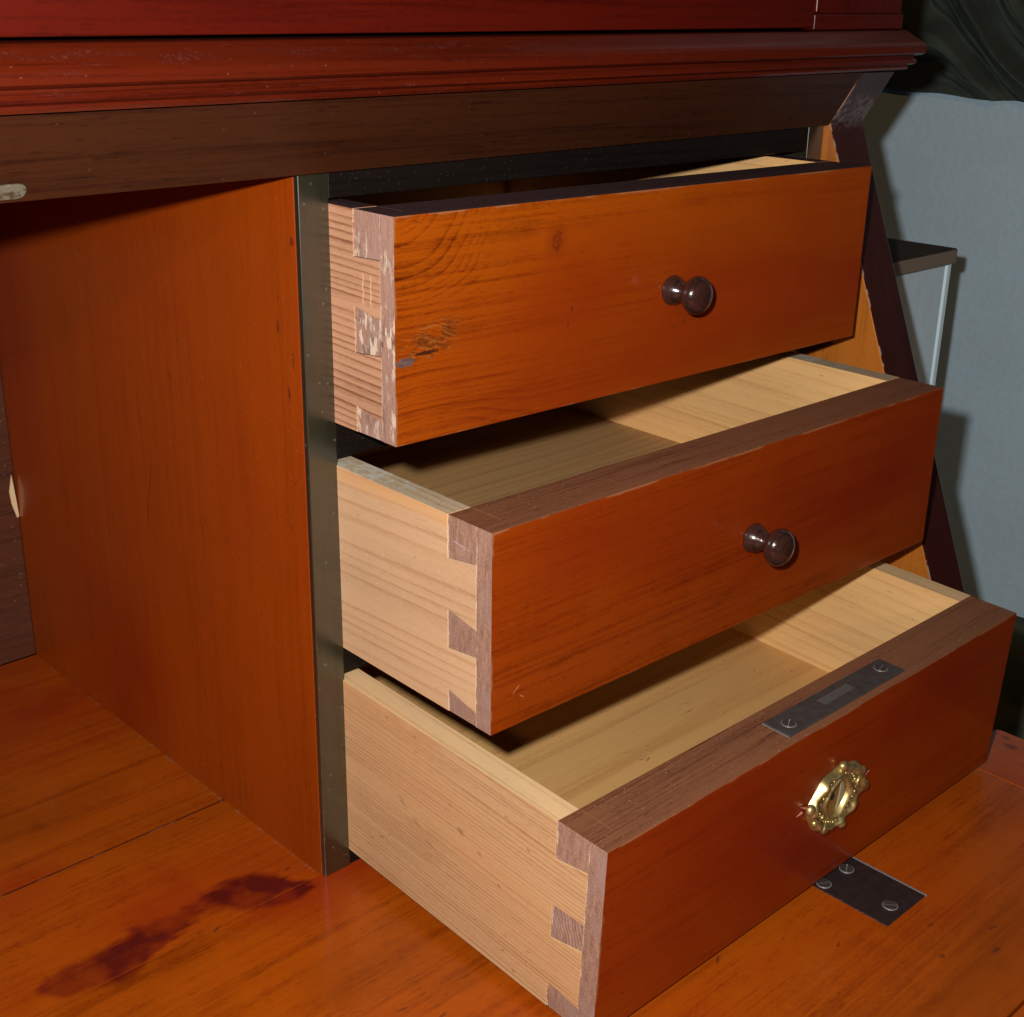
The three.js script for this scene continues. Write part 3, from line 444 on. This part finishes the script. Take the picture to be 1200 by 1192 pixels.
const drawer1 = drawer('uppermost of the three drawers, chipped left corner, knot beside its dark knob', [0.0022, 0.2842, 0.0541], [0.0039, -0.0247, -0.0016], D1H,
  [[D1H, 0.0923, D1H, 0.0933], [0.0669, 0.0428, 0.0635, 0.0448], [0.0143, 0, 0.0099, 0]],
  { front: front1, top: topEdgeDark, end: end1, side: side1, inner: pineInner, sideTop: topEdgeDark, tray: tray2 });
knob(drawer1, 0.2046, 0.0562);
const drawer2 = drawer('middle drawer with one dark knob, between the chipped drawer and the locked one', [0.0012, 0.149, 0.1286], [0.0006, -0.0245, 0.0059], D2H,
  [[D2H, 0.0873, D2H, 0.0903], [0.0589, 0.0369, 0.0548, 0.0397], [0.0129, 0, 0.0078, 0]],
  { front: front2, top: topEdge, end: end2, side: side2, inner: pineInner, sideTop: pineTopDusty, tray: tray2 });
knob(drawer2, 0.2036, 0.0552);
const drawer3 = drawer('lowest drawer with brass escutcheon and lock plate, pulled out farthest over the flap', [0.0026, 0.0046, 0.2058], [0.0365, -0.005, 0.0027], D3H,
  [[D3H, 0.0935, D3H, 0.0972], [0.0656, 0.0448, 0.066, 0.0495], [0.0158, 0.0, 0.0132, 0.0]],
  { front: front3, top: topEdge, end: end3, side: side3, inner: pineInner, sideTop: pineTop, tray: tray3 });
{ // lock plate let into the top edge
  const y = D3H, lp = new THREE.Shape(); lp.moveTo(0.1522, 0.0236); lp.lineTo(0.2695, 0.0236); lp.lineTo(0.2695, 0.0052); lp.lineTo(0.1522, 0.0052); lp.closePath();
  const hole = new THREE.Path(); hole.moveTo(0.1955, 0.0196); hole.lineTo(0.2275, 0.0196); hole.lineTo(0.2275, 0.0118); hole.lineTo(0.1955, 0.0118); hole.closePath(); lp.holes.push(hole);
  const g = new THREE.ExtrudeGeometry(lp, { depth: 0.0005, bevelEnabled: true, bevelThickness: 0.0004, bevelSize: 0.0005, bevelOffset: -0.0005, bevelSegments: 2 }); g.rotateX(-Math.PI / 2); g.translate(0, y + 0.0001, 0);
  const plate = part('lock_plate', uvs(g, steel, 'x', [0.15, 0, -0.03]), steel, drawer3, 'dull steel lock plate let into the top edge');
  const rim = (x0, x1, z0, z1) => uvs(box(x0, x1, y - 0.0004, y + 0.0003, z0, z1, 0.0001), steel, 'x');
  part('lock_bolt', uvs(box(0.1963, 0.2267, y + 0.00012, y + 0.0006, -0.0188, -0.0126, 0.0002), steel, 'x'), boltMat, plate);
  screw(0.1627, y + 0.0007, -0.0137, 0.0041, 0.5, plate); screw(0.2592, y + 0.0007, -0.0158, 0.0041, 0.2, plate);
  part('plate_rim', mergeGeometries([rim(0.2696, 0.2703, -0.0238, -0.0052), rim(0.1518, 0.2703, -0.0241, -0.0238), rim(0.1517, 0.1521, -0.0238, -0.0052)]), steelEdge, plate);
}
{ // cast brass escutcheon, long way across
  const E = new THREE.Group(); E.name = 'escutcheon'; E.userData.label = 'cast brass escutcheon with scrolled rim around a pointed keyhole'; E.position.set(0.2, 0.0602, 0.0001); drawer3.add(E);
  const NA = 180, NR = 26, pos = [], idx = [];
  const outline = (a) => { const c = Math.cos(a), s = Math.sin(a); const e = 1 / Math.hypot(c / 0.0265, s / 0.0212); return e * (1 + 0.035 * Math.cos(8 * a + 0.5) + 0.05 * Math.pow(Math.abs(c), 6)); };
  const height = (t, a) => {          // t 0 at the inner opening .. 1 at the rim
    const ring1 = Math.exp(-Math.pow((t - 0.16) / 0.1, 2)) * 0.0024, ring2 = Math.exp(-Math.pow((t - 0.78) / 0.17, 2)) * 0.0038, bead = Math.exp(-Math.pow((t - 0.47) / 0.13, 2)) * 0.0016 * (0.55 + 0.45 * Math.cos(26 * a));
    return (0.0018 + ring1 + ring2 * (0.8 + 0.25 * Math.cos(10 * a + 0.4)) + bead) * Math.sqrt(clamp((1 - t) / 0.12)) ;
  };
  const inner = (a) => { const c = Math.abs(Math.cos(a)), s = Math.abs(Math.sin(a)); return 1 / (Math.pow(Math.pow(c / 0.0108, 1.5) + Math.pow(s / 0.0125, 1.5), 1 / 1.5)); };
  for (let i = 0; i <= NR; i++) for (let j = 0; j < NA; j++) {
    const a = j / NA * Math.PI * 2, t = i / NR, r = inner(a) + (outline(a) - inner(a)) * t;
    pos.push(r * Math.cos(a), r * Math.sin(a), i === 0 ? 0.0002 : height(t, a));
  }
  for (let i = 0; i < NR; i++) for (let j = 0; j < NA; j++) { const a = i * NA + j, b = i * NA + (j + 1) % NA, c = a + NA, e = b + NA; idx.push(a, c, b, b, c, e); }
  let g = new THREE.BufferGeometry(); g.setAttribute('position', new THREE.Float32BufferAttribute(pos, 3)); g.setIndex(idx); g.computeVertexNormals();
  part('rim', uvs(g, brass, 'x'), brass, E);
  const beads = [];
  const ball = (x, y, z, r, sz = 0.8) => { const b = new THREE.SphereGeometry(r, 14, 10); b.scale(1, 1, sz); b.translate(x, y, z); beads.push(b.toNonIndexed()); };
  for (const [x, y, r] of [[0.0, 0.0215, 0.0036], [0.0275, -0.003, 0.0036], [0.0225, 0.0095, 0.0028], [0.0085, -0.0222, 0.003], [-0.0105, -0.0175, 0.0032], [-0.0285, 0.004, 0.0036], [-0.022, -0.008, 0.0026], [0.02, -0.0125, 0.0024]]) ball(x, y, 0.0028, r);
  for (let k = 0; k < 34; k++) { const a = k / 34 * Math.PI * 2, r = inner(a) + (outline(a) - inner(a)) * 0.44; ball(r * Math.cos(a), r * Math.sin(a), 0.0026, 0.00105, 1); }
  for (const s of [-1, 1]) { // scrolls at both ends
    const c = []; for (let k = 0; k <= 40; k++) { const a = k / 40 * 4.6, r = 0.005 - 0.0008 * a; c.push(new THREE.Vector3(s * (0.019 + r * Math.cos(a)), s * (r * Math.sin(a)) + s * 0.003, 0.0042)); }
    beads.push(new THREE.TubeGeometry(new THREE.CatmullRomCurve3(c), 50, 0.0011, 8).toNonIndexed());
  }
  part('scroll', uvs(mergeGeometries(beads), brass, 'x'), brass, E);
  const dish = new THREE.CylinderGeometry(1, 1, 0.0006, 40); dish.rotateX(Math.PI / 2); dish.scale(0.0104, 0.012, 1); dish.translate(0, 0, 0.0005); part('dish', dish, brassDark, E);
  const slot = new THREE.Shape(); slot.moveTo(0.002, -0.0095); slot.quadraticCurveTo(0.0085, -0.004, 0.0078, 0.002); slot.quadraticCurveTo(0.0075, 0.006, 0.0035, 0.01); slot.quadraticCurveTo(0.0045, 0.002, 0.002, -0.0095);
  const sl = new THREE.ExtrudeGeometry(slot, { depth: 0.0004, bevelEnabled: true, bevelThickness: 0.0002, bevelSize: 0.0002, bevelSegments: 1 }); sl.translate(0.0, 0, 0.0009); part('keyhole_cover', sl, slotGreen, E);
  const kh = new THREE.Shape(); kh.absarc(-0.0035, 0, 0.0021, 0, Math.PI * 2); const kg = new THREE.ExtrudeGeometry(kh, { depth: 0.0003, bevelEnabled: false }); kg.translate(0, 0.001, 0.0009); part('keyhole', kg, hollow, E);
  for (const [x, y, a] of [[-0.0365, 0.0034, 0.15], [0.0335, 0.0023, 0.1], [-0.0335, 0.0068, -0.5]]) { const n = new THREE.CylinderGeometry(0.0002, 0.0009, 0.005, 6); n.rotateZ(Math.PI / 2 * (x > 0 ? -1 : 1) + a); n.translate(x, y, 0.0006); part('pin_end', n, copper, E); }
}

// ---------------------------------------------------------------- the light sources, outside the frame
{
  const g = new THREE.SphereGeometry(0.09, 32, 20), m = new THREE.MeshStandardMaterial({ color: 0xffffff, emissive: new THREE.Color(1, 0.5, 0.2), emissiveIntensity: 6 });
  const l = thing('globe_lamp', 'round glowing warm room lamp far off to the left', 'lamp'); l.position.set(LAMP.x, LAMP.y - 0.09, LAMP.z);
  const gl = part('globe', g, m, l); gl.position.y = 0.09; gl.castShadow = false;
  const st = new THREE.LatheGeometry([[0.0001, 0], [0.13, 0], [0.13, 0.012], [0.03, 0.03], [0.014, 0.06], [0.012, 0.6], [0.014, 2.15], [0.03, 2.16], [0.0001, 2.161]].map(([r, y]) => new THREE.Vector2(r, y)), 32); st.translate(0, -2.165, 0); part('stand', st, steelEdge, l);
}

{
  const m = new THREE.MeshStandardMaterial({ color: 0xffffff, emissive: new THREE.Color(1, 0.98, 0.95), emissiveIntensity: 8 });
  const f = part('flash_lamp', new THREE.SphereGeometry(0.012, 24, 16), m, scene); f.position.copy(FLASH); f.castShadow = false;
  f.userData = { label: 'small white flash lamp beside the camera lens', category: 'lamp' };
}

// ---------------------------------------------------------------- beside the desk
{
  const c = thing('cupboard', 'low grey cupboard with dark wooden top between desk and wall', 'cupboard');
  c.position.set(0.72, -1.1, -0.311);
  const X0 = -0.1, X1 = 0.028, top = 1.393, ZF = 0.265;       // local: front at z 0.27
  const s = new THREE.Shape(), r = 0.008; s.moveTo(X0, 0.22); s.lineTo(X1, 0.22); s.lineTo(X1, -ZF + r); s.quadraticCurveTo(X1, -ZF, X1 - r, -ZF); s.lineTo(X0, -ZF); s.closePath();
  const g = new THREE.ExtrudeGeometry(s, { depth: 0.011, bevelEnabled: true, bevelThickness: 0.001, bevelSize: 0.001, bevelOffset: -0.001, bevelSegments: 2 }); g.rotateX(-Math.PI / 2); g.translate(0, top - 0.012, 0);
  part('top_board', grouped(g, [capWood, capEdge], ['z', 'x'], [[X0, 0, -0.2], [X0, 0, 0]], (n) => n.y > 0.5 ? 0 : 1), [capWood, capEdge], c);
  wbox('front_panel', X0, X1 - 0.0125, 0, top - 0.0125, -0.2, ZF - 0.006, greyPaint, 'y', c, [X0, 0, 0], 0.001);
  wbox('corner_strip', X1 - 0.0122, X1 - 0.004, 0, top - 0.0125, -0.2, ZF - 0.004, whitePaint, 'y', c, [X0, 0, 0], 0.002, 'white corner strip');
}
{
  const pos = [], idx = [], uv = [], NU = 420, NV = 160;
  for (let j = 0; j <= NV; j++) for (let i = 0; i <= NU; i++) {
    const z = -0.62 + 0.8 * i / NU, v = j / NV, y0 = 0.411 - 0.036 * (z + 0.28) + 0.0012 * Math.sin(z * 70), y = y0 + Math.pow(v, 1.6) * 0.5;
    const up = y - y0, sweep = 0.115 * Math.pow(Math.max(0, 1 - up / 0.13), 1.5) * smooth(-0.36, -0.2, z);      // folds hang, then swing towards the room
    const q = (z - sweep) * 105 + 3.0 * noise(z * 13 + 3, up * 5) + 0.5 * noise(z * 40, up * 12);
    const amp = (0.009 + 0.009 * noise(z * 22 + 7, up * 6)) * (0.35 + 0.65 * smooth(0, 0.03, up));
    const x = 1.026 - amp * (Math.sin(q) + 0.4 * Math.sin(q * 1.9 + 1) + 0.14 * Math.sin(q * 3.3 + up * 30) + 0.07 * Math.sin(q * 7.1)) + 0.008 * (1 - smooth(0, 0.02, up));
    pos.push(x, y, z); uv.push(z / 0.3, y / 0.3);
  }
  for (let j = 0; j < NV; j++) for (let i = 0; i < NU; i++) { const a = j * (NU + 1) + i, b = a + 1, c = a + NU + 1, d = c + 1; idx.push(a, b, c, b, d, c); }
  const g = new THREE.BufferGeometry(); g.setAttribute('position', new THREE.Float32BufferAttribute(pos, 3)); g.setAttribute('uv', new THREE.Float32BufferAttribute(uv, 2)); g.setIndex(idx); g.computeVertexNormals();
  const m = part('curtain', g, cloth, scene); m.userData = { label: 'dark green cloth hanging in sweeping folds on the wall', category: 'curtain' };
}
{
  const g = new RoundedBoxGeometry(0.1, 0.34, 0.34, 8, 0.045), p = g.attributes.position;
  for (let i = 0; i < p.count; i++) { const y = p.getY(i), z = p.getZ(i), k = 1 + 0.5 * Math.cos(y * 8) * Math.cos(z * 8) + 0.12 * fbm(y * 30 + 5, z * 30, 3); p.setX(i, p.getX(i) * k); p.setZ(i, z * (0.94 + 0.1 * noise(y * 14, 2))); p.setY(i, y + 0.02 * noise(z * 16, 5)); }
  g.computeVertexNormals(); const q = uvs(g, greenCloth, 'y'); q.translate(0.975, -0.335, 0.02);
  const m = part('cushion', q, greenCloth, scene); m.userData = { label: 'dark green leaf patterned cushion in the gap beside the lowest drawer', category: 'cushion' };
}
renderer.render(scene, camera);
